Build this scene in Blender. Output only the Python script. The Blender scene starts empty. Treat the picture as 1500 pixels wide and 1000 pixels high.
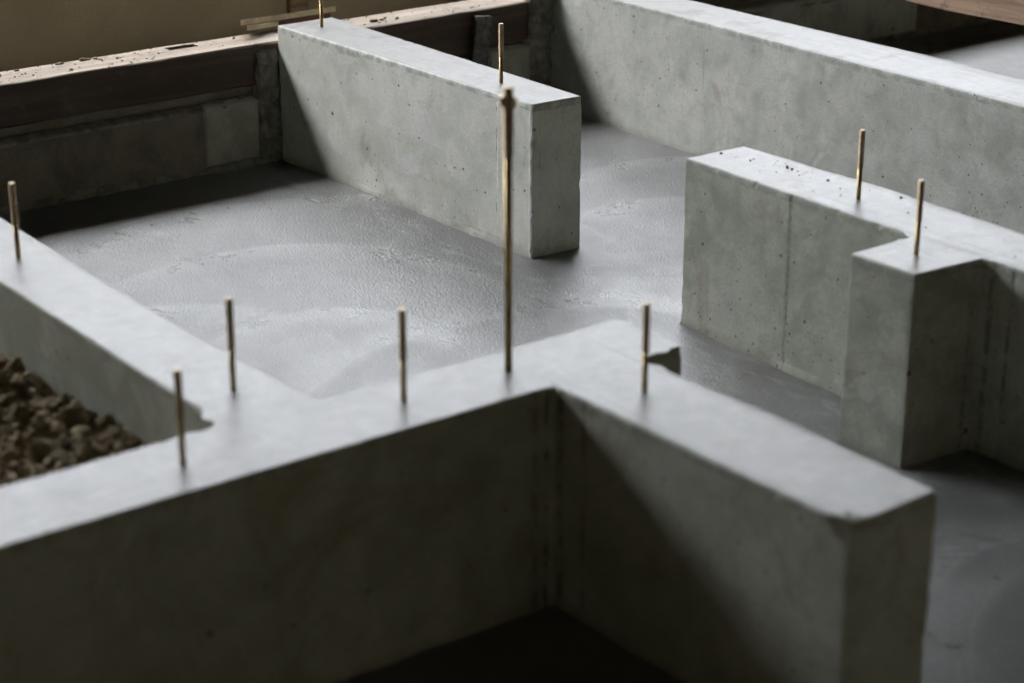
import bpy, bmesh, math, random
from mathutils.geometry import tessellate_polygon
from mathutils import Vector, Matrix, noise
random.seed(7)
R = math.radians
S = bpy.context.scene
COL = S.collection
H = 0.40                      # height of the foundation walls above the slab

# ------------------------------------------------------------------ materials
def newmat(name):
    m = bpy.data.materials.new(name); m.use_nodes = True
    nt = m.node_tree; nt.nodes.clear()
    out = nt.nodes.new('ShaderNodeOutputMaterial')
    b = nt.nodes.new('ShaderNodeBsdfPrincipled')
    nt.links.new(b.outputs[0], out.inputs[0])
    return m, nt, b

class G:
    """tiny node-graph helper"""
    def __init__(s, nt):
        s.nt = nt; s.geo = nt.nodes.new('ShaderNodeNewGeometry'); s.pos = s.geo.outputs['Position']
    def n(s, t, **k):
        x = s.nt.nodes.new(t)
        for a, v in k.items(): setattr(x, a, v)
        return x
    def put(s, sock, v):
        if isinstance(v, bpy.types.NodeSocket): s.nt.links.new(v, sock)
        else: sock.default_value = v
    def math(s, op, a, b=None, c=None, clamp=False):
        x = s.n('ShaderNodeMath', operation=op); x.use_clamp = clamp
        s.put(x.inputs[0], a)
        if b is not None: s.put(x.inputs[1], b)
        if c is not None: s.put(x.inputs[2], c)
        return x.outputs[0]
    def vec(s, op, a, b):
        x = s.n('ShaderNodeVectorMath', operation=op); s.put(x.inputs[0], a); s.put(x.inputs[1], b)
        return x.outputs['Value'] if op in ('DISTANCE', 'DOT_PRODUCT') else x.outputs[0]
    def noise(s, scale, detail=4, rough=.55, dist=0, vec=None, col=False):
        x = s.n('ShaderNodeTexNoise'); x.inputs['Scale'].default_value = scale
        x.inputs['Detail'].default_value = min(detail, 4); x.inputs['Roughness'].default_value = rough
        x.inputs['Distortion'].default_value = dist
        s.nt.links.new(vec or s.pos, x.inputs['Vector'])
        return x.outputs['Color' if col else 'Fac']
    def ramp(s, v, lo, hi, a=0., b=1., smooth=True):
        x = s.n('ShaderNodeMapRange'); x.clamp = True
        if smooth: x.interpolation_type = 'SMOOTHSTEP'
        s.put(x.inputs[0], v); s.put(x.inputs[1], lo); s.put(x.inputs[2], hi); s.put(x.inputs[3], a); s.put(x.inputs[4], b)
        return x.outputs[0]
    def mix(s, f, a, b):
        x = s.n('ShaderNodeMix', data_type='RGBA')
        s.put(x.inputs[0], f)
        s.put(x.inputs[6], a if isinstance(a, bpy.types.NodeSocket) else (*a, 1))
        s.put(x.inputs[7], b if isinstance(b, bpy.types.NodeSocket) else (*b, 1))
        return x.outputs[2]
    def scale(s, v):
        x = s.n('ShaderNodeMapping'); x.inputs['Scale'].default_value = v
        s.nt.links.new(s.pos, x.inputs['Vector']); return x.outputs[0]
    def bump(s, h, dist, strength=1., prev=None):
        x = s.n('ShaderNodeBump'); x.inputs['Distance'].default_value = dist; x.inputs['Strength'].default_value = strength
        s.put(x.inputs['Height'], h)
        if prev is not None: s.nt.links.new(prev, x.inputs['Normal'])
        return x.outputs[0]
    def pores(s, scale, keep, rmin, rmax, seed=0., top=False):
        """small round holes on a face (cells run in the plane of the face): 1 inside a hole"""
        if not hasattr(s, 'uv_'+str(top)):
            sp = s.n('ShaderNodeSeparateXYZ'); s.nt.links.new(s.pos, sp.inputs[0])
            cb = s.n('ShaderNodeCombineXYZ')
            s.put(cb.inputs[0], sp.outputs[0] if top else s.math('ADD', sp.outputs[0], sp.outputs[1]))
            s.put(cb.inputs[1], sp.outputs[1] if top else sp.outputs[2])
            jit = s.n('ShaderNodeTexNoise', noise_dimensions='2D'); jit.inputs['Scale'].default_value = 160; jit.inputs['Detail'].default_value = 1
            s.nt.links.new(cb.outputs[0], jit.inputs['Vector'])
            j = s.vec('MULTIPLY', s.vec('SUBTRACT', jit.outputs['Color'], (.5, .5, .5)), (.0022, .0035, 0))
            setattr(s, 'uv_'+str(top), s.vec('ADD', cb.outputs[0], j))
        v = s.n('ShaderNodeTexVoronoi', voronoi_dimensions='2D'); v.inputs['Scale'].default_value = scale
        s.nt.links.new(s.vec('ADD', getattr(s, 'uv_'+str(top)), (seed, seed*.7, 0)), v.inputs['Vector'])
        sep = s.n('ShaderNodeSeparateColor'); s.nt.links.new(v.outputs['Color'], sep.inputs[0])
        r = s.math('MULTIPLY_ADD', s.math('POWER', sep.outputs[1], 2.2), (rmax-rmin)*scale, rmin*scale)
        inside = s.ramp(s.math('DIVIDE', v.outputs['Distance'], r), .7, 1.1, 1., 0.)
        return s.math('MULTIPLY', inside, s.math('GREATER_THAN', sep.outputs[0], keep))

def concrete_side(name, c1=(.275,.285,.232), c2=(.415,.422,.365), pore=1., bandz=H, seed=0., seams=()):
    m, nt, b = newmat(name); g = G(nt)
    big = g.noise(2.3, 5, .6, .6); mid = g.noise(11, 7, .62, .4); fine = g.noise(160, 3, .6)
    streak = g.noise(1., 3, .6, .3, vec=g.scale((17, 17, 3.)))
    f = g.math('ADD', g.math('MULTIPLY', big, .55), g.math('MULTIPLY', mid, .45))
    col = g.mix(g.ramp(f, .38, .62), c1, c2)
    col = g.mix(g.math('MULTIPLY', g.math('MULTIPLY', g.ramp(streak, .5, .72), g.ramp(big, .45, .6)), .22), col, tuple(x*.7 for x in c1))
    pale = g.noise(6.5, 5, .7, 1.2)
    col = g.mix(g.math('MULTIPLY', g.ramp(pale, .54, .66), .38), col, tuple(min(.68, x*1.22) for x in c2))
    col = g.mix(g.math('MULTIPLY', g.ramp(pale, .44, .34), .30), col, tuple(x*.82 for x in c1))
    col = g.mix(g.math('MULTIPLY', g.ramp(fine, .35, .65), .24), col, tuple(x*.68 for x in c1))
    # rougher darker band of laitance just under the top arris
    sep = g.n('ShaderNodeSeparateXYZ'); nt.links.new(g.pos, sep.inputs[0])
    z = sep.outputs[2]
    bn = g.noise(5, 5, .7)
    edge = g.math('SUBTRACT', bandz-.004, g.math('MULTIPLY', bn, .030))
    band = g.ramp(z, edge, g.math('ADD', edge, .002))
    patch = g.ramp(g.noise(28, 5, .65), .44, .56)
    band = g.math('MULTIPLY', band, g.math('MULTIPLY_ADD', patch, .7, .08))
    col = g.mix(g.math('MULTIPLY', band, .75), col, (.215,.225,.20))
    # darker brownish foot with a ragged edge along the bottom of the wall
    foot = g.ramp(g.math('ADD', z, g.math('MULTIPLY', g.math('SUBTRACT', g.noise(18, 4), .5), .05)), .0, .028, 1., 0.)
    col = g.mix(g.math('MULTIPLY', foot, .55), col, (.21,.205,.17))
    if seams:
        zn = g.noise(1., 4, .7, vec=g.scale((30, 30, 24)))
        wob = g.math('MULTIPLY', g.math('SUBTRACT', zn, .5), .006)
        ragged = g.ramp(zn, .47, .58)
        tot = None
        for ax, c, oc, ohw, wd, st in seams:
            u, o = (sep.outputs[0], sep.outputs[1]) if ax == 'x' else (sep.outputs[1], sep.outputs[0])
            d = g.math('ABSOLUTE', g.math('ADD', g.math('SUBTRACT', u, c), wob))
            mk = g.math('MULTIPLY', g.ramp(d, wd, wd*.3), g.math('COMPARE', o, oc, ohw))
            mk = g.math('MULTIPLY', mk, g.math('MULTIPLY_ADD', ragged, st*.88, st*.12))
            tot = mk if tot is None else g.math('MAXIMUM', tot, mk)
        col = g.mix(tot, col, (.075,.065,.045))
    # rusty and oily form stains
    sn = g.noise(3.4, 6, .72, 1.)
    col = g.mix(g.math('MULTIPLY', g.ramp(sn, .55, .68), .42), col, (.21,.19,.125))
    dens = g.ramp(g.noise(1.9, 3, .5), .42, .62)
    low = g.ramp(z, .05, .33, 1., .35)
    p1 = g.pores(24, .70, .0008, .0042, seed+1.3)
    p2 = g.math('MULTIPLY', g.pores(50, .42, .0006, .0032, seed+5.1), g.math('MULTIPLY', dens, low))
    p3 = g.pores(6, .70, .0018, .0075, seed+9.7)
    p = g.math('MAXIMUM', g.math('MAXIMUM', p1, p2), p3)
    p = g.math('MULTIPLY', p, pore)
    col = g.mix(g.math('MULTIPLY', p, .88), col, (.05,.048,.038))  # shade inside the pores is painted as dark colour, without depth
    nt.links.new(col, b.inputs['Base Color'])
    g.put(b.inputs['Roughness'], g.ramp(mid, .3, .7, .5, .72))
    g.put(b.inputs['Specular IOR Level'], .35)
    n1 = g.bump(g.noise(5, 3), .004, .5)
    n2 = g.bump(fine, .0013, .4, n1)
    nt.links.new(n2, b.inputs['Normal'])
    return m

def concrete_top(name, c1=(.150,.149,.138), c2=(.215,.214,.200), rough=.36):
    m, nt, b = newmat(name); g = G(nt)
    big = g.noise(3.1, 5, .62, .8); mid = g.noise(15, 7, .68, .8)
    smear = g.noise(1., 5, .6, vec=g.scale((9, 30, 9)))
    f = g.math('ADD', g.math('MULTIPLY', big, .3), g.math('MULTIPLY', mid, .7))
    col = g.mix(g.ramp(f, .25, .75), c1, c2)
    col = g.mix(g.math('MULTIPLY', g.ramp(smear, .52, .66), .3), col, (.14,.135,.12))
    st = g.noise(7, 6, .7, .5)
    col = g.mix(g.math('MULTIPLY', g.ramp(st, .55, .68), .55), col, (.12,.105,.08))
    dots = g.math('MULTIPLY', g.ramp(g.noise(90, 3, .6), .66, .74), g.ramp(g.noise(5, 3), .50, .62))
    p = g.math('MAXIMUM', g.pores(14, .86, .0008, .0032, 3.3, True), g.pores(45, .88, .0005, .0014, 8.3, True))
    p = g.math('MAXIMUM', p, g.math('MULTIPLY', dots, .9))
    scr = g.noise(1., 3, .6, .2, vec=g.scale((120, 14, 1)))
    col = g.mix(g.math('MULTIPLY', g.ramp(scr, .60, .66), .22), col, (.36,.36,.35))
    col = g.mix(g.math('MULTIPLY', p, .75), col, (.10,.095,.08))  # pore shade painted dark, together with the dark specks
    nt.links.new(col, b.inputs['Base Color'])
    r = g.ramp(g.noise(24, 5, .7, .5), .3, .7, rough, rough+.05)
    g.put(b.inputs['Roughness'], r)
    g.put(b.inputs['Specular IOR Level'], .30)
    h = g.noise(5, 2, .5, .4)
    n1 = g.bump(h, .0003, .5)
    n2 = g.bump(g.noise(130, 4, .75), .0010, .6, n1)
    nt.links.new(n2, b.inputs['Normal'])
    return m

def slab_mat():
    m, nt, b = newmat('fresh_slab_concrete'); g = G(nt)
    big = g.noise(1.7, 5, .6, .8); mid = g.noise(7, 6, .62, 1.)
    f = g.math('ADD', g.math('MULTIPLY', big, .5), g.math('MULTIPLY', mid, .5))
    col = g.mix(g.ramp(f, .38, .62), (.125,.127,.124), (.200,.203,.197))
    wob = g.math('MULTIPLY', g.math('SUBTRACT', g.noise(2.2, 2, .5), .5), .10)
    ridges = None; smooths = None
    fn = g.noise(1.7, 2, .5)
    fades = [g.ramp(fn, .30, .50), g.ramp(fn, .68, .46)]
    arcs = [(-1.549,-.022,.774,-1),(-1.48,-.20,.50,-1),(-1.184,-.285,.303,-1),(-1.36,-.62,.40,-1),(-.52,-.011,.677,1),
            (-1.566,1.2,.42,-1),(-1.40,.95,.28,-1),(.75,.10,.42,1),(.992,.165,.57,1),(-.36,.15,.15,1),(-2.0,3.3,.5,1)]
    for i, (cx, cy, rr, sg) in enumerate(arcs):
        rel = g.vec('SUBTRACT', g.pos, (cx, cy, 0.))
        d = g.math('SUBTRACT', g.math('ADD', g.vec('DISTANCE', g.pos, (cx, cy, 0.)), wob), rr)
        side = g.ramp(g.vec('DOT_PRODUCT', rel, (-.80, .60, 0.)), rr*.05, rr*.55)      # only the sweep's outer half shows
        rid = g.math('MULTIPLY', g.ramp(g.math('ABSOLUTE', d), .0, .008, 1., 0.), side)
        e = g.math('MULTIPLY', d, sg)
        step = g.math('MULTIPLY', g.math('MULTIPLY', g.ramp(e, .0, .15, 1., 0.), g.ramp(e, -.030, .012)), side)
        fade = fades[i % 2]
        rid = g.math('MULTIPLY', rid, fade); step = g.math('MULTIPLY', step, fade)
        ridges = rid if ridges is None else g.math('MAXIMUM', ridges, rid)
        smooths = step if smooths is None else g.math('MAXIMUM', smooths, step)
    # concentric trowel drag
    w = g.n('ShaderNodeTexWave', wave_type='RINGS', rings_direction='Z')
    w.inputs['Scale'].default_value = 2.6; w.inputs['Distortion'].default_value = 7; w.inputs['Detail'].default_value = 3; w.inputs['Detail Scale'].default_value = 1.1
    nt.links.new(g.vec('ADD', g.pos, (1.3, .7, 0.)), w.inputs['Vector'])
    wave = w.outputs['Fac']
    col = g.mix(g.math('MULTIPLY', ridges, .35), col, (.34,.345,.34))
    col = g.mix(g.math('MULTIPLY', smooths, .62), col, (.272,.276,.275))
    col = g.mix(g.math('MULTIPLY', g.ramp(wave, .2, .9), .08), col, (.16,.16,.155))
    spots = g.ramp(g.noise(26, 5, .7), .70, .78)
    col = g.mix(g.math('MULTIPLY', spots, .15), col, (.13,.12,.10))
    # rust stain near the pier
    rs = g.ramp(g.vec('DISTANCE', g.pos, (-.56, .34, 0.)), .0, .13, 1., 0.)
    rs = g.math('MULTIPLY', rs, g.ramp(g.noise(30, 5, .7), .50, .62))
    col = g.mix(g.math('MULTIPLY', rs, .85), col, (.15,.08,.05))
    # pale laitance dragged along the foot of the freestanding wall
    lm = g.noise(1., 5, .7, .8, vec=g.scale((9, 30, 1)))
    near = g.ramp(g.math('ABSOLUTE', g.math('SUBTRACT', g.vec('DOT_PRODUCT', g.pos, (.0, 1., 0.)), .36)), .02, .13, 1., 0.)
    col = g.mix(g.math('MULTIPLY', g.math('MULTIPLY', g.ramp(lm, .52, .60), near), .55), col, (.33,.335,.325))
    damp = g.ramp(g.noise(1.1, 6, .66, 1.2), .50, .62)
    col = g.mix(g.math('MULTIPLY', damp, .28), col, (.115,.115,.112))
    # pock marks left by the float, their inner shade painted as dark colour
    pk = g.pores(16, .86, .0008, .0030, 2.2, True)
    col = g.mix(g.math('MULTIPLY', pk, .7), col, (.07,.07,.06))
    gr0 = g.noise(150, 2, .7)
    col = g.mix(g.math('MULTIPLY', g.ramp(gr0, .56, .40), .45), col, (.12,.12,.115))
    nt.links.new(col, b.inputs['Base Color'])
    rough = g.math('SUBTRACT', g.ramp(mid, .3, .7, .30, .50), g.math('MULTIPLY', smooths, .10))
    g.put(b.inputs['Roughness'], rough)
    g.put(b.inputs['Specular IOR Level'], .6)
    n1 = g.bump(g.noise(2.4, 3, .5, .5), .018, .5)
    n2 = g.bump(g.math('ADD', g.math('MULTIPLY', wave, .2), g.math('MULTIPLY', ridges, .35)), .0013, .5, n1)
    grain_amt = g.math('SUBTRACT', 1., g.math('MULTIPLY', smooths, .8))
    n3 = g.bump(gr0, .0025, .9, n2)
    nt.links.new(n3, b.inputs['Normal'])
    return m

def simple(name, c1, c2, scale=8, rough=.8, bd=.002, stretch=None, metal=0., spec=.4, fine=120, det=6):
    m, nt, b = newmat(name); g = G(nt)
    v = g.scale(stretch) if stretch else None
    n = g.noise(scale, det, .62, .4, vec=v); f = g.noise(fine, 4, .6)
    col = g.mix(g.ramp(n, .34, .66), c1, c2)
    col = g.mix(g.math('MULTIPLY', g.ramp(f, .4, .7), .25), col, tuple(x*.6 for x in c1))
    nt.links.new(col, b.inputs['Base Color'])
    g.put(b.inputs['Roughness'], g.ramp(n, .3, .7, rough-.08, min(1, rough+.08)))
    b.inputs['Metallic'].default_value = metal
    g.put(b.inputs['Specular IOR Level'], spec)
    n1 = g.bump(n, bd, .5); n2 = g.bump(f, bd*.5, .5, n1)
    nt.links.new(n2, b.inputs['Normal'])
    return m

def wood(name, dark, light, axis, rough=.62, dirt=.5, dirtcol=(.10,.085,.065)):
    m, nt, b = newmat(name); g = G(nt)
    st = [34, 34, 34]; st[axis] = 1.6
    gr = g.noise(1., 6, .62, .6, vec=g.scale(tuple(st)))
    st2 = [150, 150, 150]; st2[axis] = 4
    fib = g.noise(1., 4, .6, vec=g.scale(tuple(st2)))
    big = g.noise(3, 4)
    col = g.mix(g.ramp(gr, .36, .64), dark, light)
    col = g.mix(g.math('MULTIPLY', g.ramp(fib, .45, .7), .3), col, tuple(x*.55 for x in dark))
    dm = g.math('MULTIPLY', g.ramp(g.noise(13, 6, .7), .56, .70), dirt)
    sp = g.math('MULTIPLY', g.ramp(g.noise(75, 3, .6), .66, .73), dirt)
    col = g.mix(g.math('MAXIMUM', dm, sp), col, dirtcol)
    nt.links.new(col, b.inputs['Base Color'])
    g.put(b.inputs['Roughness'], g.ramp(big, .3, .7, rough-.1, rough+.1))
    n1 = g.bump(gr, .002, .5); n2 = g.bump(fib, .0008, .5, n1)
    nt.links.new(n2, b.inputs['Normal'])
    return m

def metal(name, c1, c2, rough=.32):
    m, nt, b = newmat(name); g = G(nt)
    n = g.noise(60, 5, .6, .5)
    nt.links.new(g.mix(g.ramp(n, .38, .62), c1, c2), b.inputs['Base Color'])
    b.inputs['Metallic'].default_value = .9
    g.put(b.inputs['Roughness'], g.ramp(g.noise(120, 4), .3, .7, rough-.06, rough+.12))
    nt.links.new(g.bump(g.noise(300, 3), .0004, .4), b.inputs['Normal'])
    return m

M = {}
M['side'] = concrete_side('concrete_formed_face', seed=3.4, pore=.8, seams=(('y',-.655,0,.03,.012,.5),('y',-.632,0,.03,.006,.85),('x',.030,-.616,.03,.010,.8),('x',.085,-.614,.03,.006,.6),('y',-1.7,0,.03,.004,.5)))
M['side_b'] = concrete_side('concrete_formed_face_pale', (.44,.452,.40), (.61,.615,.565), pore=1., seed=20., seams=(('x',-1.598,.47,.05,.003,1.),('y',.50,-1.45,.01,.002,.35)))
M['side_k'] = concrete_side('concrete_formed_face_grey', (.31,.320,.285), (.465,.470,.43), pore=1., seed=33., seams=(('x',-1.9,1.45,.05,.003,.3),('x',-.6,1.43,.05,.0025,.4)))
M['side_r'] = concrete_side('concrete_formed_face_olive', (.245,.262,.212), (.41,.422,.365), pore=1., seed=40., seams=(('x',-.524,.45,.04,.0036,.62),('x',-.183,.44,.03,.0048,1.),('y',.425,0,.03,.010,.55),('x',.030,.447,.02,.010,.6),('x',.078,.447,.02,.006,.7)))
M['top'] = concrete_top('concrete_floated_top')
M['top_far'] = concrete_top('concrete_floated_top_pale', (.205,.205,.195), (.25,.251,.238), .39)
M['slab'] = slab_mat()
M['beam'] = wood('old_timber_face', (.042,.024,.015), (.080,.046,.030), 1, .6, .35, (.14,.12,.09))
M['beamtop'] = wood('old_timber_dusty_top', (.19,.145,.10), (.30,.24,.17), 1, .55, .75, (.09,.07,.05))
M['log'] = wood('rough_brown_timber', (.20,.12,.075), (.36,.245,.165), 0, .7, .6, (.07,.045,.03))
M['ply'] = wood('pale_plywood_edge', (.56,.47,.32), (.74,.65,.48), 1, .6, .3)
M['plyface'] = wood('weathered_board_face', (.16,.12,.07), (.27,.21,.13), 1, .7, .5)
M['plyred'] = wood('red_brown_board_face', (.09,.03,.02), (.15,.05,.035), 1, .5, .3)
M['plinth'] = simple('old_damp_mortar', (.13,.115,.085), (.21,.19,.145), 7, .85, .006)
M['block'] = simple('old_pale_block', (.27,.27,.22), (.36,.36,.30), 14, .85, .004, stretch=None)
M['patch'] = simple('rough_patching_mortar', (.13,.125,.10), (.26,.25,.21), 26, .9, .014)
M['plaster'] = simple('brown_plaster', (.30,.270,.205), (.37,.335,.258), 3, .8, .004)
M['soil'] = simple('brown_earth', (.13,.095,.06), (.26,.20,.135), 22, .95, .012, spec=.2)
def clod_mat():
    m, nt, b = newmat('mixed_earth_clods'); g = G(nt)
    a_ = g.n('ShaderNodeAttribute'); a_.attribute_name = 'tone'
    col = g.mix(a_.outputs['Fac'], (.11,.085,.052), (.36,.285,.185))
    col = g.mix(g.math('MULTIPLY', g.ramp(g.noise(60, 5, .7), .42, .62), .5), col, (.24,.185,.115))
    nt.links.new(col, b.inputs['Base Color']); b.inputs['Roughness'].default_value = .95
    g.put(b.inputs['Specular IOR Level'], .15)
    nt.links.new(g.bump(g.noise(140, 5, .7), .003, .8), b.inputs['Normal'])
    return m
M['clod_old'] = simple('dry_earth_clod', (.065,.048,.03), (.19,.14,.095), 16, .95, .008, spec=.2)
M['bounce_mat'] = simple('pale_bounce_surface', (.30,.26,.19), (.42,.37,.28), 9, .95, .01, spec=.2)  # pale surface of the added ledge that bounces light
M['clod'] = clod_mat()
M['room'] = simple('dark_room_boards', (.30,.27,.185), (.37,.335,.23), 3, .85, .003)
M['thread'] = metal('zinc_thread', (.35,.265,.165), (.47,.36,.24), .48)
M['shank'] = metal('yellow_zinc_shank', (.34,.25,.11), (.48,.36,.18), .38)
M['strap'] = metal('dull_dark_steel', (.06,.055,.05), (.12,.11,.10), .45)

# ------------------------------------------------------------------ object helpers
def tag(o, label=None, cat=None, group=None, kind=None):
    if label: o['label'] = label
    if cat: o['category'] = cat
    if group: o['group'] = group
    if kind: o['kind'] = kind
    return o
def obj(name, bm, mats, parent=None, smooth=False):
    me = bpy.data.meshes.new(name); bm.to_mesh(me); bm.free()
    for x in (mats if isinstance(mats, (list, tuple)) else [mats]): me.materials.append(x)
    if smooth:
        for p in me.polygons: p.use_smooth = True
    o = bpy.data.objects.new(name, me); COL.objects.link(o)
    if parent: o.parent = parent
    return o
def rebase(o, loc):
    """move an object's origin to its base without moving its mesh"""
    o.data.transform(Matrix.Translation(-Vector(loc))); o.location = loc
    return o
def empty(name, loc):
    e = bpy.data.objects.new(name, None); e.location = loc; e.empty_display_size = .05; COL.objects.link(e); return e
def nz(x, y, z, s): return noise.noise(Vector((x, y, z))*s)

def wall_mesh(outline, z0=-.12, z1=H, step=.008, seed=0, chips=(), rag=(), foot=.004, corner_jag=None):
    """Concrete wall: outline (counter-clockwise, metres) extruded as a fine grid so that arrises
    chip, the foot flares and corners are ragged.  chips: (x,y,z,radius,depth)."""
    pts = []; n = len(outline)
    def vis(p): return -2.9 < p[0] < 1.0 and -1.8 < p[1] < 2.2
    for i in range(n):
        a = Vector(outline[i]); b = Vector(outline[(i+1) % n]); L = (b-a).length
        k = max(1, int(L/step)) if (vis(a) or vis(b) or vis((a+b)/2)) else max(1, int(L/.2))
        t = (b-a).normalized(); nrm = Vector((t.y, -t.x))
        for j in range(k):
            q = a+(b-a)*(j/k)
            if j == 0:
                p = Vector(outline[i-1]); t0 = (a-p).normalized(); n0 = Vector((t0.y, -t0.x))
                nn = n0+nrm; nn = nn/max(.3, nn.length_squared)*2 if nn.length > 1e-6 else nrm
                nn = nn*.5*2 if False else (n0+nrm)/(1+n0.dot(nrm)) if n0.dot(nrm) > -.9 else nrm
                convex = (t0.x*t.y-t0.y*t.x) > .3
                pts.append((q, nn, 1 if convex else 2))
            else:
                pts.append((q, nrm, 0))
    # corner proximity
    cor = [p[0] for p in pts if p[2] == 1]
    zs = [z0, -.02, -.002, .004, .010, .018]
    z = .03
    while z < z1-.016: zs.append(z); z += .012
    zs += [z1-.014, z1-.009, z1-.005, z1-.002]
    bm = bmesh.new(); rings = []
    def arris(x, y):
        a = abs(nz(x, y, seed, 70))*.0014+max(0, nz(x, y, seed+3, 24)-.48)*.016+max(0, nz(x, y, seed+7, 90)-.38)*.012
        return .0015+a
    for zz in zs:
        ring = []
        for q, nrm, c in pts:
            x, y = q
            ins = nz(x, y, zz+seed, 6)*.0010
            dz = 0
            ar = arris(x, y)
            d = z1-zz
            if d < .016: ins += ar*max(0, 1-d/(.004+ar*1.4))
            if zz < .02 and zz > -.01:
                ins -= foot*max(0, .5+nz(x, y, seed+11, 12)*1.4)*(1-max(0, zz)/.02)
            if c == 1:
                ins += .0008+max(0, nz(x+9, y, zz+seed, 90))*.0018+max(0, nz(x, y+5, zz+seed, 30)-.45)*.010
            if corner_jag and (q-Vector(corner_jag[:2])).length < .012:
                ins += -.0025+abs(nz(x, y, zz*1.+seed, 95))*.006*(1-abs((q-Vector(corner_jag[:2])).length)/.012)
            for cx, cy, cz, cr, cd in chips:
                dd = math.sqrt((x-cx)**2+(y-cy)**2+(zz-cz)**2)
                if dd < cr: ins += cd*(1-dd/cr)*(.8+.5*nz(x, y, zz, 60))
            v = q-nrm*ins
            ring.append(bm.verts.new((v.x, v.y, zz+dz)))
        rings.append(ring)
    N = len(pts)
    for r0, r1 in zip(rings, rings[1:]):
        for i in range(N):
            bm.faces.new((r0[i], r0[(i+1) % N], r1[(i+1) % N], r1[i])).material_index = 0
    # rim of the top, with thin laitance lips at the places in rag
    top = []
    for q, nrm, c in pts:
        ins = arris(q.x, q.y)+.0018+abs(nz(q.x, q.y, seed+20, 60))*.0012
        zz = z1
        for cx, cy, cz, cr, cd in chips:
            dd = math.sqrt((q.x-cx)**2+(q.y-cy)**2+(z1-cz)**2)
            if dd < cr: ins += cd*(1-dd/cr)*1.15
        for rx, ry, rr, ra in rag:
            dd = math.hypot(q.x-rx, q.y-ry)
            if dd < rr:
                ins -= ra*(1-dd/rr)*max(0, .35+1.8*nz(q.x, q.y, 4.2, 42)); zz = z1+.0006
        v = q-nrm*ins
        top.append(bm.verts.new((v.x, v.y, zz+nz(q.x, q.y, 2, 14)*.0008)))
    last = rings[-1]
    for i in range(N):
        bm.faces.new((last[i], last[(i+1) % N], top[(i+1) % N], top[i])).material_index = 0
    for tri in tessellate_polygon([[v.co.copy() for v in top]]):
        try: bm.faces.new([top[k] for k in tri]).material_index = 1
        except ValueError: pass
    for f in bm.faces:
        if f.material_index == 1:
            f.normal_update()
            if f.normal.z < 0: f.normal_flip()
    return bm

def box_bm(x0, x1, y0, y1, z0, z1, bev=.003, bm=None, sub=0, jit=0, seed=0):
    bm = bm or bmesh.new()
    r = bmesh.ops.create_cube(bm, size=1)
    vs = r['verts']
    for v in vs: v.co = Vector(((x0+x1)/2+v.co.x*(x1-x0), (y0+y1)/2+v.co.y*(y1-y0), (z0+z1)/2+v.co.z*(z1-z0)))
    if bev:
        es = list({e for v in vs for e in v.link_edges})
        bmesh.ops.bevel(bm, geom=es, offset=bev, segments=2, affect='EDGES')
    return bm
def long_beam(x0, x1, y0, y1, z0, z1, axis, step=.03, wob=.003, seed=0, topmat=1, wane=0):
    """timber with slightly wandering arrises; the top faces get material 1"""
    bm = bmesh.new(); rings = []
    L0, L1 = ((x0, x1), (y0, y1))[axis]
    k = int((L1-L0)/step)
    c = .004
    for i in range(k+1):
        t = L0+(L1-L0)*i/k
        a0, a1 = ((y0, y1), (x0, x1))[axis]
        prof = [(a0+c, z0), (a1-c, z0), (a1, z0+c), (a1, z1-c), (a1-c, z1), (a0+c, z1), (a0, z1-c), (a0, z0+c)]
        ring = []
        for j, (a, z) in enumerate(prof):
            w = wob*nz(t*1.0, j*3.1, seed, 3)+wob*.5*nz(t, j*3.1, seed+5, 14)
            w2 = wob*nz(t, j*1.7, seed+9, 4)
            if wane and j in (0, 7): w += wane*(.5+.8*nz(t, 0, seed, 2.0)); w2 += wane*.5*nz(t, 0, seed+2, 3)
            co = (t, a+w, z+w2) if axis == 0 else (a+w, t, z+w2)
            ring.append(bm.verts.new(co))
        rings.append(ring)
    for r0, r1 in zip(rings, rings[1:]):
        for j in range(8):
            f = bm.faces.new((r0[j], r0[(j+1) % 8], r1[(j+1) % 8], r1[j]))
            f.material_index = topmat if j in (3, 4, 5) and topmat else 0
    bm.faces.new(rings[0]); bm.faces.new(list(reversed(rings[-1])))
    bmesh.ops.recalc_face_normals(bm, faces=bm.faces)
    return bm

# ------------------------------------------------------------------ ground and slab
def sheet(name, x0, x1, y0, y1, z, mat, sub=0):
    bm = bmesh.new()
    if sub:
        bmesh.ops.create_grid(bm, x_segments=sub, y_segments=sub, size=.5)
        for v in bm.verts: v.co = Vector(((x0+x1)/2+v.co.x*(x1-x0), (y0+y1)/2+v.co.y*(y1-y0), z))
    else:
        bm.faces.new([bm.verts.new(c) for c in ((x0,y0,z),(x1,y0,z),(x1,y1,z),(x0,y1,z))])
    return obj(name, bm, mat)
tag(sheet('ground', -400, 400, -400, 400, -.20, M['soil']), kind='structure')
fl = sheet('floor', -2.64, 4.6, -5.0, 8.6, 0, M['slab'], 120)
for v in fl.data.vertices:
    v.co.z = noise.noise(Vector((v.co.x, v.co.y, 0))*1.1)*.004
for p in fl.data.polygons: p.use_smooth = True
tag(fl, kind='structure')

tag(obj('bounce_ledge', box_bm(-3.394, -3.005, -5, 8.6, -.25, .13, 0), M['bounce_mat']), kind='structure')  # added unseen ledge, bounces light onto the face of the plaster wall

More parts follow.
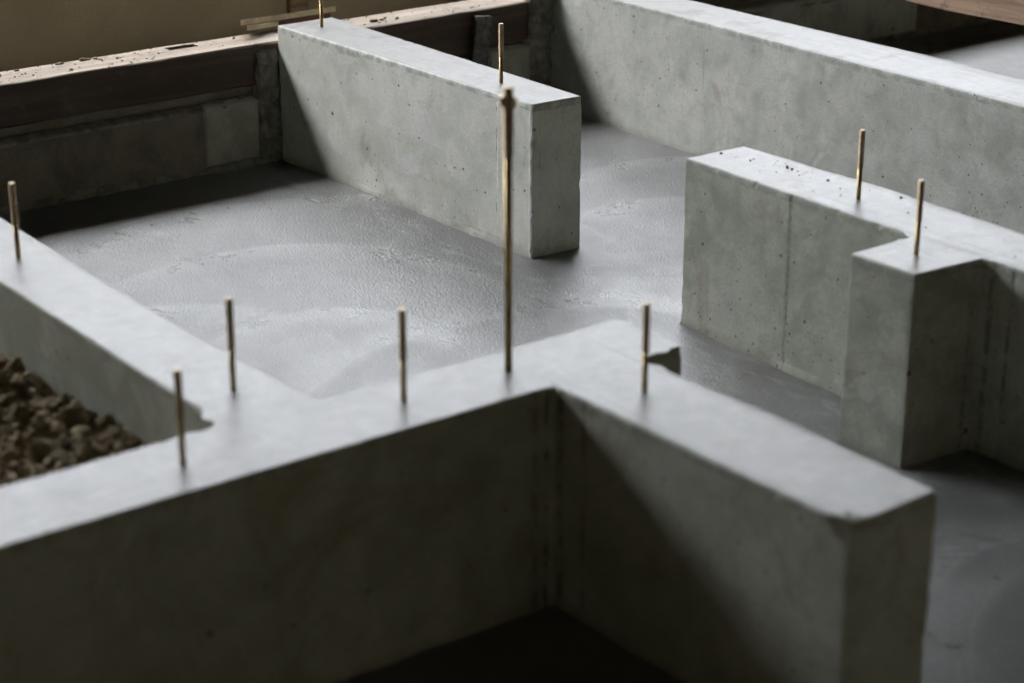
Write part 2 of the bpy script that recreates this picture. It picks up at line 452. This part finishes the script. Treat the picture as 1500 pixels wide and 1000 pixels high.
# ------------------------------------------------------------------ foundation walls
front = [(0,-4.2),(.003,-1.3),(.006,-.90),(.007,-.634),(.012,-.620),(.090,-.6145),(.092,-.6165),(.318,-.612),(.535,-.609),(.664,-.606),
         (.660,-.421),(.333,-.411),(.108,-.422),(.000,-.424),(-.002,-.326),
         (-.175,-.326),(-.172,-.639),(-.180,-.948),(-.190,-.957),(-.455,-.967),(-.778,-.966),(-1.405,-.951),(-2.62,-.951),(-2.62,-1.113),(-1.028,-1.120),(-.6,-1.125),(-.194,-1.128),(-.184,-1.136),
         (-.184,-1.231),(-.182,-1.501),(-.182,-4.2)]
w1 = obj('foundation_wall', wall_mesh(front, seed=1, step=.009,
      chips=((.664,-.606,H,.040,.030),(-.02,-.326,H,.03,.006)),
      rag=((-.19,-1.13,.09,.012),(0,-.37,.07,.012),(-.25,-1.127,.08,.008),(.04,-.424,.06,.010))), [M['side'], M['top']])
rebase(w1, (0,-.6,0))
tag(w1, 'blurred nearest concrete foundation wall with a T-shaped top and an arm running to lower right', 'foundation wall')

mid = [(-2.625,.452),(-1.975,.4665),(-1.598,.4735),(-1.5975,.4712),(-1.456,.4765),(-1.4505,.631),(-1.90,.637),(-2.46,.641),(-2.625,.640)]
w2 = obj('foundation_wall', wall_mesh(mid, seed=5, step=.006, foot=.005, corner_jag=(-1.456,.4765),
      chips=((-1.456,.4765,H,.02,.004),(-2.0,.467,H,.012,.005))), [M['side_b'], M['top_far']])
rebase(w2, (-2.04,.55,0))
tag(w2, 'freestanding concrete wall running from the old timber sill to a squared end face in mid picture', 'foundation wall')

back = [(-2.66,1.470),(-2.0,1.461),(-1.289,1.438),(-.705,1.426),(2.4,1.40),(2.4,1.60),(-1.155,1.663),(-1.631,1.653),(-2.199,1.642),(-2.66,1.64)]
w3 = obj('foundation_wall', wall_mesh(back, seed=9, step=.007, foot=.004, chips=((-2.52,1.47,H-.01,.05,.008),)), [M['side_k'], M['top_far']])
rebase(w3, (-.1,1.53,0))
tag(w3, 'long rearmost concrete foundation wall sloping across the upper right corner', 'foundation wall')

right = [(-.872,.460),(-.5255,.4515),(-.5245,.4525),(-.3,.446),(-.1795,.4435),(-.1780,.4475),(-.1765,.4435),(-.176,.264),(-.012,.269),(.003,.4445),(.045,.449),(.047,.4475),(.085,.4485),(.087,.447),(2.4,.46),(2.4,.63),(-.047,.634),(-.453,.648),(-.868,.636)]
w4 = obj('foundation_wall', wall_mesh(right, seed=14, step=.008, foot=.005, rag=((-.19,.43,.05,.016),),
      chips=((-.62,.65,H,.06,.004),(-.10,.444,H,.02,.006))), [M['side_r'], M['top']])
rebase(w4, (.2,.54,0))
tag(w4, 'concrete foundation wall right of centre with a vertical joint and a short square pier', 'foundation wall')

# ------------------------------------------------------------------ old sill, plinth and the strip behind
sb = long_beam(-2.774, -2.634, -4.0, 7.5, .232, .351, 1, wob=.003, seed=2)
# cut the open mortise in the top of the sill
sill = obj('sill_beam', sb, [M['beam'], M['beamtop']])
cut = obj('cutter', box_bm(-2.752, -2.718, .152, .245, .29, .5, 0), M['beam'])
md = sill.modifiers.new('m', 'BOOLEAN'); md.operation = 'DIFFERENCE'; md.object = cut; md.solver = 'EXACT'
dg = bpy.context.evaluated_depsgraph_get(); me = bpy.data.meshes.new_from_object(sill.evaluated_get(dg))
sill.modifiers.clear(); old = sill.data; sill.data = me; bpy.data.objects.remove(cut)
rebase(sill, (-2.70,.5,.232))
tag(sill, 'long old red-brown timber sill with a dusty pale top and a cut mortise slot', 'timber beam')

pl = long_beam(-3.0, -2.636, -4.0, 7.5, -.15, .188, 1, wob=.006, seed=8, topmat=0, step=.02)
plinth = obj('old_plinth', pl, M['plinth']); rebase(plinth, (-2.8,.5,-.15))
tag(plinth, 'old dark damp plinth wall under the timber sill with a pale block near its corner', 'plinth')
def rough_slab(name, x, y0, y1, z0, z1, mat, thick, amp, seed, ragged=(0,0,0,0), step=.008):
    """thin irregular rendering standing proud of the plinth"""
    bm = bmesh.new(); ny = max(3, int((y1-y0)/step)); nzz = max(3, int((z1-z0)/step)); G_ = []
    for i in range(ny+1):
        row = []
        for j in range(nzz+1):
            u, v = i/ny, j/nzz
            y = y0+(y1-y0)*u; z = z0+(z1-z0)*v
            e = 1. if 0 < i < ny and 0 < j < nzz else 0.
            y2 = y+(ragged[0]*nz(z, 3, seed, 25) if i == 0 else 0)+(ragged[1]*nz(z, 7, seed, 25) if i == ny else 0)
            z2 = z+(ragged[2]*nz(y, 3, seed, 25) if j == 0 else 0)+(ragged[3]*nz(y, 7, seed, 25) if j == nzz else 0)
            xx = x+(thick+amp*nz(y, z, seed, 14)+amp*.6*nz(y, z, seed, 45))*e-(.02 if not e else 0)
            row.append(bm.verts.new((xx, y2, z2)))
        G_.append(row)
    for i in range(ny):
        for j in range(nzz):
            bm.faces.new((G_[i][j], G_[i+1][j], G_[i+1][j+1], G_[i][j+1]))
    return bm
def child(name, bm, mat, parent, smooth=True):
    o = obj(name, bm, mat, parent, smooth); o.matrix_parent_inverse = Matrix.Translation(-Vector(parent.location)); return o
child('mortar_ledge', rough_slab('l', -2.636, -3.5, 3.9, .172, .200, M['block'], .008, .005, 3, (0,0,.012,.006), .012), M['patch'], plinth)
o = child('stone_block', rough_slab('b', -2.636, .195, .385, .012, .200, M['block'], .010, .0025, 5, (.004,.006,.01,.004)), M['block'], plinth); o['label'] = 'pale smooth block'
o = child('mortar_patch', rough_slab('p', -2.634, .378, .4535, -.01, .335, M['patch'], .012, .018, 6, (.03,.0,.0,.02), .005), M['patch'], plinth); o['label'] = 'rough mortar filling the corner'
o = child('stone_block', rough_slab('b2', -2.636, 1.215, 1.385, .01, .218, M['block'], .010, .0025, 15, (.004,.006,.01,.004)), M['block'], plinth); o['label'] = 'pale block behind the freestanding wall'
o = child('mortar_patch', rough_slab('p2', -2.634, 1.375, 1.470, -.01, .40, M['patch'], .012, .020, 16, (.03,.0,.0,.0), .005), M['patch'], plinth); o['label'] = 'rough mortar filling the far corner'
for y0, y1 in ((1.62, 3.2),):
    child('stone_block', rough_slab('b3', -2.636, y0, y1, .01, .215, M['block'], .008, .003, 25, (.004,.006,.01,.004)), M['side_r'], plinth)
child('gap_backing', long_beam(-2.80, -2.662, -4.0, 7.5, .186, .2325, 1, wob=.004, seed=18, topmat=0), M['plinth'], plinth)  # added backing, stops light leaking through the gap under the sill
# dirty mortar haunch along the foot of the plinth
def haunch():
    bm = bmesh.new(); prof = [(-.01,.040),(.006,.022),(.018,.008),(.034,-.004)]; rows = []
    y = -1.0
    while y < 3.9:
        k = .6+.9*nz(y, 0, 3, 5)+.4*nz(y, 0, 3, 22)
        rows.append([bm.verts.new((-2.634+a*max(.3, k)+.002*nz(y, a*40, 1, 60), y, z*max(.3, k)-.003+.004*nz(y, z*90, 5, 40))) for a, z in prof]); y += .008
    for r0, r1 in zip(rows, rows[1:]):
        for j in range(len(prof)-1): bm.faces.new((r0[j], r0[j+1], r1[j+1], r1[j]))
    return bm
child('mortar_haunch', haunch(), M['patch'], plinth)

# bent steel strap nailed on the face of the sill
sm = bmesh.new()
prof = [(1.128,.150),(1.148,.280),(1.158,.337),(1.215,.331),(1.222,.322),(1.206,.27),(1.196,.150)]
lo = [sm.verts.new((-2.628, y, z)) for y, z in prof]; hi = [sm.verts.new((-2.606, y, z)) for y, z in prof]
sm.faces.new(hi); sm.faces.new(list(reversed(lo)))
for i in range(len(prof)): sm.faces.new((lo[i], lo[(i+1) % 7], hi[(i+1) % 7], hi[i]))
bmesh.ops.recalc_face_normals(sm, faces=sm.faces)
bmesh.ops.bevel(sm, geom=list(sm.edges), offset=.002, segments=2, affect='EDGES')
st = obj('steel_bracket', sm, M['strap']); rebase(st, (-2.62,1.17,.15))
tag(st, 'dark bent steel bracket on the shaded sill face behind the freestanding wall', 'bracket')

# plaster wall behind the sill, with a pilaster joint
pw = empty('plaster_wall', (-3.45,1,-.2)); tag(pw, 'low brown plastered wall standing behind the timber sill', 'wall')
def pchild(name, bm, mat):
    o = obj(name, bm, mat, pw); o.matrix_parent_inverse = Matrix.Translation((3.45,-1,.2)); return o
pchild('wall_panel', box_bm(-3.55, -3.40, -5.0, .955, -.2, .475, .004), M['plaster'])
pchild('post', box_bm(-3.54, -3.385, .958, 1.03, -.2, .49, .004), M['plyface'])
pchild('wall_panel', box_bm(-3.55, -3.395, 1.033, 8.6, -.2, .475, .004), M['plaster'])

# two offcut boards lying on a packer on the sill, tipped away from the slab
def board(poly, z, t, mats, seed, tilt):
    bm = bmesh.new(); pts = []
    for i in range(len(poly)):
        a = Vector(poly[i]); b = Vector(poly[(i+1) % len(poly)]); k = max(1, int((b-a).length/.008))
        for j in range(k): pts.append((a+(b-a)*j/k, i))
    bot = []; top = []
    for q, i in pts:
        r = .0022*nz(q.x, q.y, seed, 40)+.0015*nz(q.x, q.y, seed, 110)
        zz = z-(-2.74-q.x)*tilt
        bot.append(bm.verts.new((q.x, q.y, zz))); top.append(bm.verts.new((q.x+r, q.y+r*.5, zz+t+(r*.8 if i else r*.3))))
    n = len(pts)
    for i in range(n):
        bm.faces.new((bot[i], bot[(i+1) % n], top[(i+1) % n], top[i])).material_index = 2 if pts[i][1] == 0 else 1
    bm.faces.new(top).material_index = 0; bm.faces.new(list(reversed(bot))).material_index = 0
    bmesh.ops.recalc_face_normals(bm, faces=bm.faces)
    c = Vector((-2.77, .56, z)); o = obj('offcut_board', bm, mats); rebase(o, c); return o
b1 = board([(-2.716,.405),(-2.778,.548),(-2.742,.69),(-2.745,.71),(-2.84,.71),(-2.83,.50)], .3685, .0150, [M['plyface'], M['plyred'], M['ply']], 3, .27)
tag(b1, 'lower offcut board with a red-brown edge, propped on the dusty sill top', 'board', 'offcut boards on the sill')
b2 = board([(-2.716,.384),(-2.780,.540),(-2.742,.69),(-2.745,.73),(-2.84,.73),(-2.83,.46)], .3860, .0165, [M['plyface'], M['ply'], M['ply']], 6, .27)
tag(b2, 'upper splintered offcut board stacked on the red-edged one', 'board', 'offcut boards on the sill')
o = obj('packer_block', box_bm(-2.775, -2.735, .58, .69, .3515, .3590, .002), M['plyface']); rebase(o, (-2.755,.69,.3515))
tag(o, 'thin dark packer under the two offcut boards on the sill', 'wood block')

# crumbs and wood chips on the sill: far too many and small to count
bm = bmesh.new()
for i in range(230):
    y = random.uniform(-.5, 1.5)
    if i < 110: y = random.choice((-.30, -.08, .0, .1, .38, .82, 1.1))+random.gauss(0, .07)
    x = random.uniform(-2.77, -2.64)
    s = random.choice((.001, .0015, .002, .003)) if random.random() < .93 else .006
    v = bmesh.ops.create_icosphere(bm, subdivisions=1, radius=1)['verts']
    Mx = Matrix.Translation((x, y, .351+s*.4)) @ Matrix.Rotation(random.uniform(0, 3), 4, 'Z') @ Matrix.Diagonal((s*random.uniform(.8, 2.2), s, s*.7, 1))
    for q in v: q.co = Mx @ (q.co*(1+.3*nz(q.co.x, q.co.y, i, 3)))
for y, s in ((-.17,.007),(-.10,.009),(-.085,.006),(-.30,.006),(.83,.010),(.86,.006),(-.18,.005)):
    v = bmesh.ops.create_icosphere(bm, subdivisions=2, radius=1)['verts']
    Mx = Matrix.Translation((-2.755 if y < .5 else -2.69, y, .351+s*.3)) @ Matrix.Diagonal((s, s*1.4, s*.55, 1))
    for q in v: q.co = Mx @ (q.co*(1+.5*nz(q.co.x, q.co.y, y*9, 2)))
db = obj('debris', bm, M['soil']); rebase(db, (-2.7,.5,.351))
tag(db, 'dark crumbs of earth and wood scattered on the dusty sill top', 'debris', kind='stuff')

bm = bmesh.new()
for i in range(70):
    if i < 50: x, y = -.70+random.gauss(0, .10), .585+random.gauss(0, .028)
    else: x, y = random.uniform(-.75, .3), random.uniform(.48, .62)
    x = max(x, -.85); y = min(max(y, .475), .625)
    s_ = random.choice((.0007, .0009, .0012, .0018)) if random.random() < .97 else .0035
    v = bmesh.ops.create_icosphere(bm, subdivisions=1, radius=1)['verts']
    Mx = Matrix.Translation((x, y, H+s_*.4)) @ Matrix.Rotation(random.uniform(0, 3), 4, 'Z') @ Matrix.Diagonal((s_*random.uniform(.8, 2.), s_, s_*.7, 1))
    for q in v: q.co = Mx @ (q.co*(1+.3*nz(q.co.x, q.co.y, i, 3)))
db2 = obj('debris', bm, M['soil']); rebase(db2, (-.6,.56,H))
tag(db2, 'dark grit scattered on the top of the wall with the square pier', 'debris', kind='stuff')

# rough brown timber lying across the far right corner
lg = obj('timber_beam', long_beam(-2.72, 2.2, 2.2, 2.34, .386, .53, 0, wob=.004, seed=31, topmat=0, wane=.006), M['log']); rebase(lg, (-.2,2.27,.386))
tag(lg, 'rough brown timber crossing the top right corner above the slab', 'timber beam')
for x in (-2.69, 1.9):
    z0 = .352 if x < 0 else 0.
    o = obj('packer_block', box_bm(x-.05, x+.05, 2.21, 2.33, z0, .386, .003), M['plyface']); rebase(o, (x,2.27,z0))
    tag(o, 'thin wooden packer on the sill under the rough brown timber' if x < 0 else 'tall wooden block under the right end of the rough brown timber', 'wood block')

# ------------------------------------------------------------------ anchor bolts
def lathe(prof, n=20):
    bm = bmesh.new(); rings = []
    for r, z in prof:
        rings.append([bm.verts.new((r*math.cos(2*math.pi*i/n), r*math.sin(2*math.pi*i/n), z)) for i in range(n)])
    for a, b in zip(rings, rings[1:]):
        for i in range(n): bm.faces.new((a[i], a[(i+1) % n], b[(i+1) % n], b[i]))
    bm.faces.new(list(reversed(rings[0]))); bm.faces.new(rings[-1])
    return bm
def thread_profile(r, z0, z1, pitch):
    p = [(r*.9, z0)]; z = z0+.001
    while z < z1-.002:
        p += [(r*.93, z), (r, z+pitch*.5)]; z += pitch
    p += [(r*.93, z1-.0012), (r*.8, z1)]
    return p
def bolt(h, r, tl):
    e = empty('anchor_bolt', (0,0,H))
    obj('shank', lathe([(r*.80,-.06),(r*.80,h-tl)], 24), M['shank'], e, True)
    obj('thread', lathe(thread_profile(r*.98, h-tl, h, .00175), 24), M['thread'], e)
    return e
def copy_tree(o, parent=None):
    c = o.copy(); COL.objects.link(c)
    if parent: c.parent = parent
    for ch in o.children:
        k = ch.copy(); COL.objects.link(k); k.parent = c
    return c
proto = bolt(.155, .0064, .085)
GB = 'short anchor bolts standing in the wall tops'
spots = [((-1.133,-1.035), 0.151, -3.2, 'anchor bolt at the far left picture edge, on the wall above the earth pit'),
 ((-.299,-1.041), .158, -3.2, 'anchor bolt just behind the inner corner of the earth pit'),
 ((-.090,-.848), .158, 0.2, 'anchor bolt on the near wall between the earth pit corner and the tall bolt'),
 ((.115,-.514), .153, 1.4, 'anchor bolt beside the broken end of the near wall, right of the tall bolt'),
 ((-.418,.542), .150, 2.4, 'anchor bolt on the right-hand wall, behind its square pier'),
 ((-.094,.364), .150, .3, 'anchor bolt standing on the square pier'),
 ((-1.682,.551), .155, -2.2, 'anchor bolt on the freestanding wall, near its squared end'),
 ((-.088,-1.250), .154, -1.2, 'nearest anchor bolt, on the near wall in front of the earth pit'),
 ((-2.528,.543), .155, .0, 'anchor bolt on the freestanding wall by the offcut boards, cut off by the top edge')]
import copy
right_dir = Vector((math.cos(.9189), math.sin(.9189), 0))      # leans sideways as photographed
axis = Vector((right_dir.y, -right_dir.x, 0))
for i, ((x, y), h, lean, lab) in enumerate(spots):
    o = proto if i == 0 else copy_tree(proto)
    o.location = (x, y, H); o.scale = (1, 1, h/.155)
    o.rotation_mode = 'AXIS_ANGLE'; o.rotation_axis_angle = (0, 0, 0, 1)
    o.rotation_mode = 'QUATERNION'
    from mathutils import Quaternion
    o.rotation_quaternion = Quaternion(-axis, R(lean*.0)) @ Quaternion((0,0,1), i*.7)
    tag(o, lab, 'bolt', GB)
t = empty('anchor_bolt', (-.096,-.632,H))
tag(t, 'tall blurred anchor bolt with a hexagonal nut near its tip', 'bolt')
obj('shank', lathe([(.0066,-.10),(.0066,.367)], 24), M['shank'], t, True)
obj('thread', lathe(thread_profile(.0090, .367, .483, .002), 24), M['thread'], t)
bm = bmesh.new(); bmesh.ops.create_cone(bm, cap_ends=True, segments=6, radius1=.0155, radius2=.0155, depth=.0125)
bmesh.ops.bevel(bm, geom=list(bm.edges), offset=.0008, segments=2, affect='EDGES')
for v in bm.verts: v.co.z += .4615
obj('nut', bm, M['thread'], t)
bm = lathe([(.0082,.4520),(.0168,.4520),(.0168,.4550),(.0082,.4550)], 32); obj('washer', bm, M['thread'], t)

# ------------------------------------------------------------------ earth pit
bm = bmesh.new()
nx, ny = 150, 150; X0, X1, Y0, Y1 = -1.9, -.17, -3.0, -1.10
def soil_h(x, y):
    # heaped towards the far wall, falling toward the near left
    h = .243+.052*math.exp(-((x+.33)/.24)**2)-.10*max(0, min(1, (-1.35-y)/.9))
    h += .010*math.sin(x*7+1)
    return h+.020*noise.noise(Vector((x, y, 0))*7)+.012*noise.noise(Vector((x, y, 3))*22)+.006*noise.noise(Vector((x, y, 3))*60)
grid = []
for i in range(nx+1):
    grid.append([bm.verts.new((X0+(X1-X0)*i/nx, Y0+(Y1-Y0)*j/ny, 0)) for j in range(ny+1)])
for r in grid:
    for v in r: v.co.z = soil_h(v.co.x, v.co.y)
for i in range(nx):
    for j in range(ny): bm.faces.new((grid[i][j], grid[i+1][j], grid[i+1][j+1], grid[i][j+1]))
so = obj('earth_fill', bm, M['soil'], None, True); tag(so, kind='structure'); so.name = 'earth'
protos = []
for k in range(8):
    b = bmesh.new(); bmesh.ops.create_icosphere(b, subdivisions=2, radius=1)
    for v in b.verts:
        c = v.co.copy()
        f = 1+.60*nz(c.x+k*3, c.y, c.z, 1.0)+.26*nz(c.x+k*3, c.y, c.z, 2.6)+.10*nz(c.x+k, c.y, c.z, 8)
        v.co = Vector((c.x, c.y*random.uniform(.98, 1.02), c.z*.8))*f
    me = bpy.data.meshes.new('t'); b.to_mesh(me); b.free(); protos.append(me)
bm = bmesh.new()
tones = bm.verts.layers.float.new('tone')
for i in range(5200):
    x = random.uniform(-1.25, -.20); y = random.uniform(-1.52, -1.132)
    u = random.random()
    s = .0015+.007*u**3+(random.uniform(.006, .017) if random.random() < .065 else 0); tone = random.random()**2*.9
    if y < -1.36 and s > .010: s *= .5
    x = min(x, -.186-s*.8); y = min(y, -1.130-s*.8)
    z = soil_h(x, y)+s*random.uniform(.1, .8)
    n0 = len(bm.verts)
    bm.from_mesh(protos[i % 8]); bm.verts.ensure_lookup_table()
    Mx = Matrix.Translation((x, y, z)) @ Matrix.Rotation(random.uniform(0, 6.3), 4, Vector((random.random(), random.random(), random.random())).normalized()) @ Matrix.Diagonal((s*random.uniform(.8, 1.3), s, s*random.uniform(.7, 1), 1))
    for v in bm.verts[n0:]: v.co = Mx @ v.co; v[tones] = tone
cl = obj('earth_clods', bm, M['clod'], None, False); rebase(cl, (-.7,-1.3,.2))
tag(cl, 'heap of brown earth clods and stones in the pit at the left edge', 'earth', kind='stuff')

# ------------------------------------------------------------------ the building round the site: roof, walls, wide openings
def st_box(name, *a):
    o = obj(name, box_bm(*a, 0), M['room']); tag(o, kind='structure'); return o
WX = -4.5
st_box('roof', -4.85, 5.4, -6.4, 10.4, 3.6, 3.75)
YA, YB = -3.5, 8.0
Z1, Z2 = 1.85, 3.2
st_box('roof', -4.85, 5.4, -6.4, 10.4, 3.6, 3.75)
st_box('wall_lintel', WX-.15, WX, -6, 10, Z2, 3.6)
st_box('wall_sill', WX-.15, WX, -6, 10, -.2, Z1)
st_box('wall_corner', WX-.15, WX, -6, YA, Z1, Z2)
st_box('wall_corner', WX-.15, WX, YB, 10, Z1, Z2)
st_box('wall_rear', 5.0, 5.15, -6, 10, -.2, 3.6)
st_box('wall_side', WX, 5.0, -6.15, -6, -.2, 3.6)
st_box('wall_end', WX, 5.0, 10, 10.15, -.2, 3.6)

# ------------------------------------------------------------------ sky and sun
w = bpy.data.worlds.new('World'); S.world = w; w.use_nodes = True
nt = w.node_tree; bg = nt.nodes['Background']
sky = nt.nodes.new('ShaderNodeTexSky'); sky.sky_type = 'NISHITA'; sky.sun_disc = False
EL, AZ = R(67), math.atan2(-.75, -.66)
sky.sun_elevation = EL; sky.sun_rotation = AZ
sky.air_density = 1.0; sky.dust_density = 3.0; sky.ozone_density = 1.0
hs = nt.nodes.new('ShaderNodeHueSaturation'); hs.inputs['Saturation'].default_value = .19      # hazy overcast
nt.links.new(sky.outputs[0], hs.inputs['Color']); nt.links.new(hs.outputs[0], bg.inputs[0]); bg.inputs[1].default_value = .15
sd = bpy.data.lights.new('sun', 'SUN'); sd.energy = 3.0; sd.angle = R(.5); sd.color = (1, .96, .9)
so_ = bpy.data.objects.new('sun', sd); COL.objects.link(so_)
dirv = Vector((math.sin(AZ)*math.cos(EL), math.cos(AZ)*math.cos(EL), math.sin(EL)))
so_.rotation_euler = dirv.to_track_quat('Z', 'Y').to_euler(); so_.location = dirv*20

# ------------------------------------------------------------------ camera
cd = bpy.data.cameras.new('camera'); cam = bpy.data.objects.new('camera', cd); COL.objects.link(cam)
cam.location = (2.4328, -2.5543, 1.6731)
pitch, yaw = .3675, .9189
d = Vector((-math.sin(yaw)*math.cos(pitch), math.cos(yaw)*math.cos(pitch), -math.sin(pitch)))
cam.rotation_euler = d.to_track_quat('-Z', 'Y').to_euler()
cd.sensor_width = 36; cd.lens = 2998.5/1500*36
cd.clip_start = .05; cd.clip_end = 2000
cd.dof.use_dof = True; cd.dof.focus_distance = 5.25; cd.dof.aperture_fstop = 2.7; cd.dof.aperture_blades = 0
S.camera = cam
S.view_settings.view_transform = 'Standard'; S.view_settings.look = 'None'
S.view_settings.exposure = 4.62; S.view_settings.gamma = 1
S.render.engine = 'CYCLES'
S.cycles.use_denoising = True
S.cycles.max_bounces = 6; S.cycles.diffuse_bounces = 4; S.cycles.glossy_bounces = 3
S.cycles.sample_clamp_indirect = 6
S.cycles.use_adaptive_sampling = True; S.cycles.adaptive_threshold = .008; S.cycles.adaptive_min_samples = 64
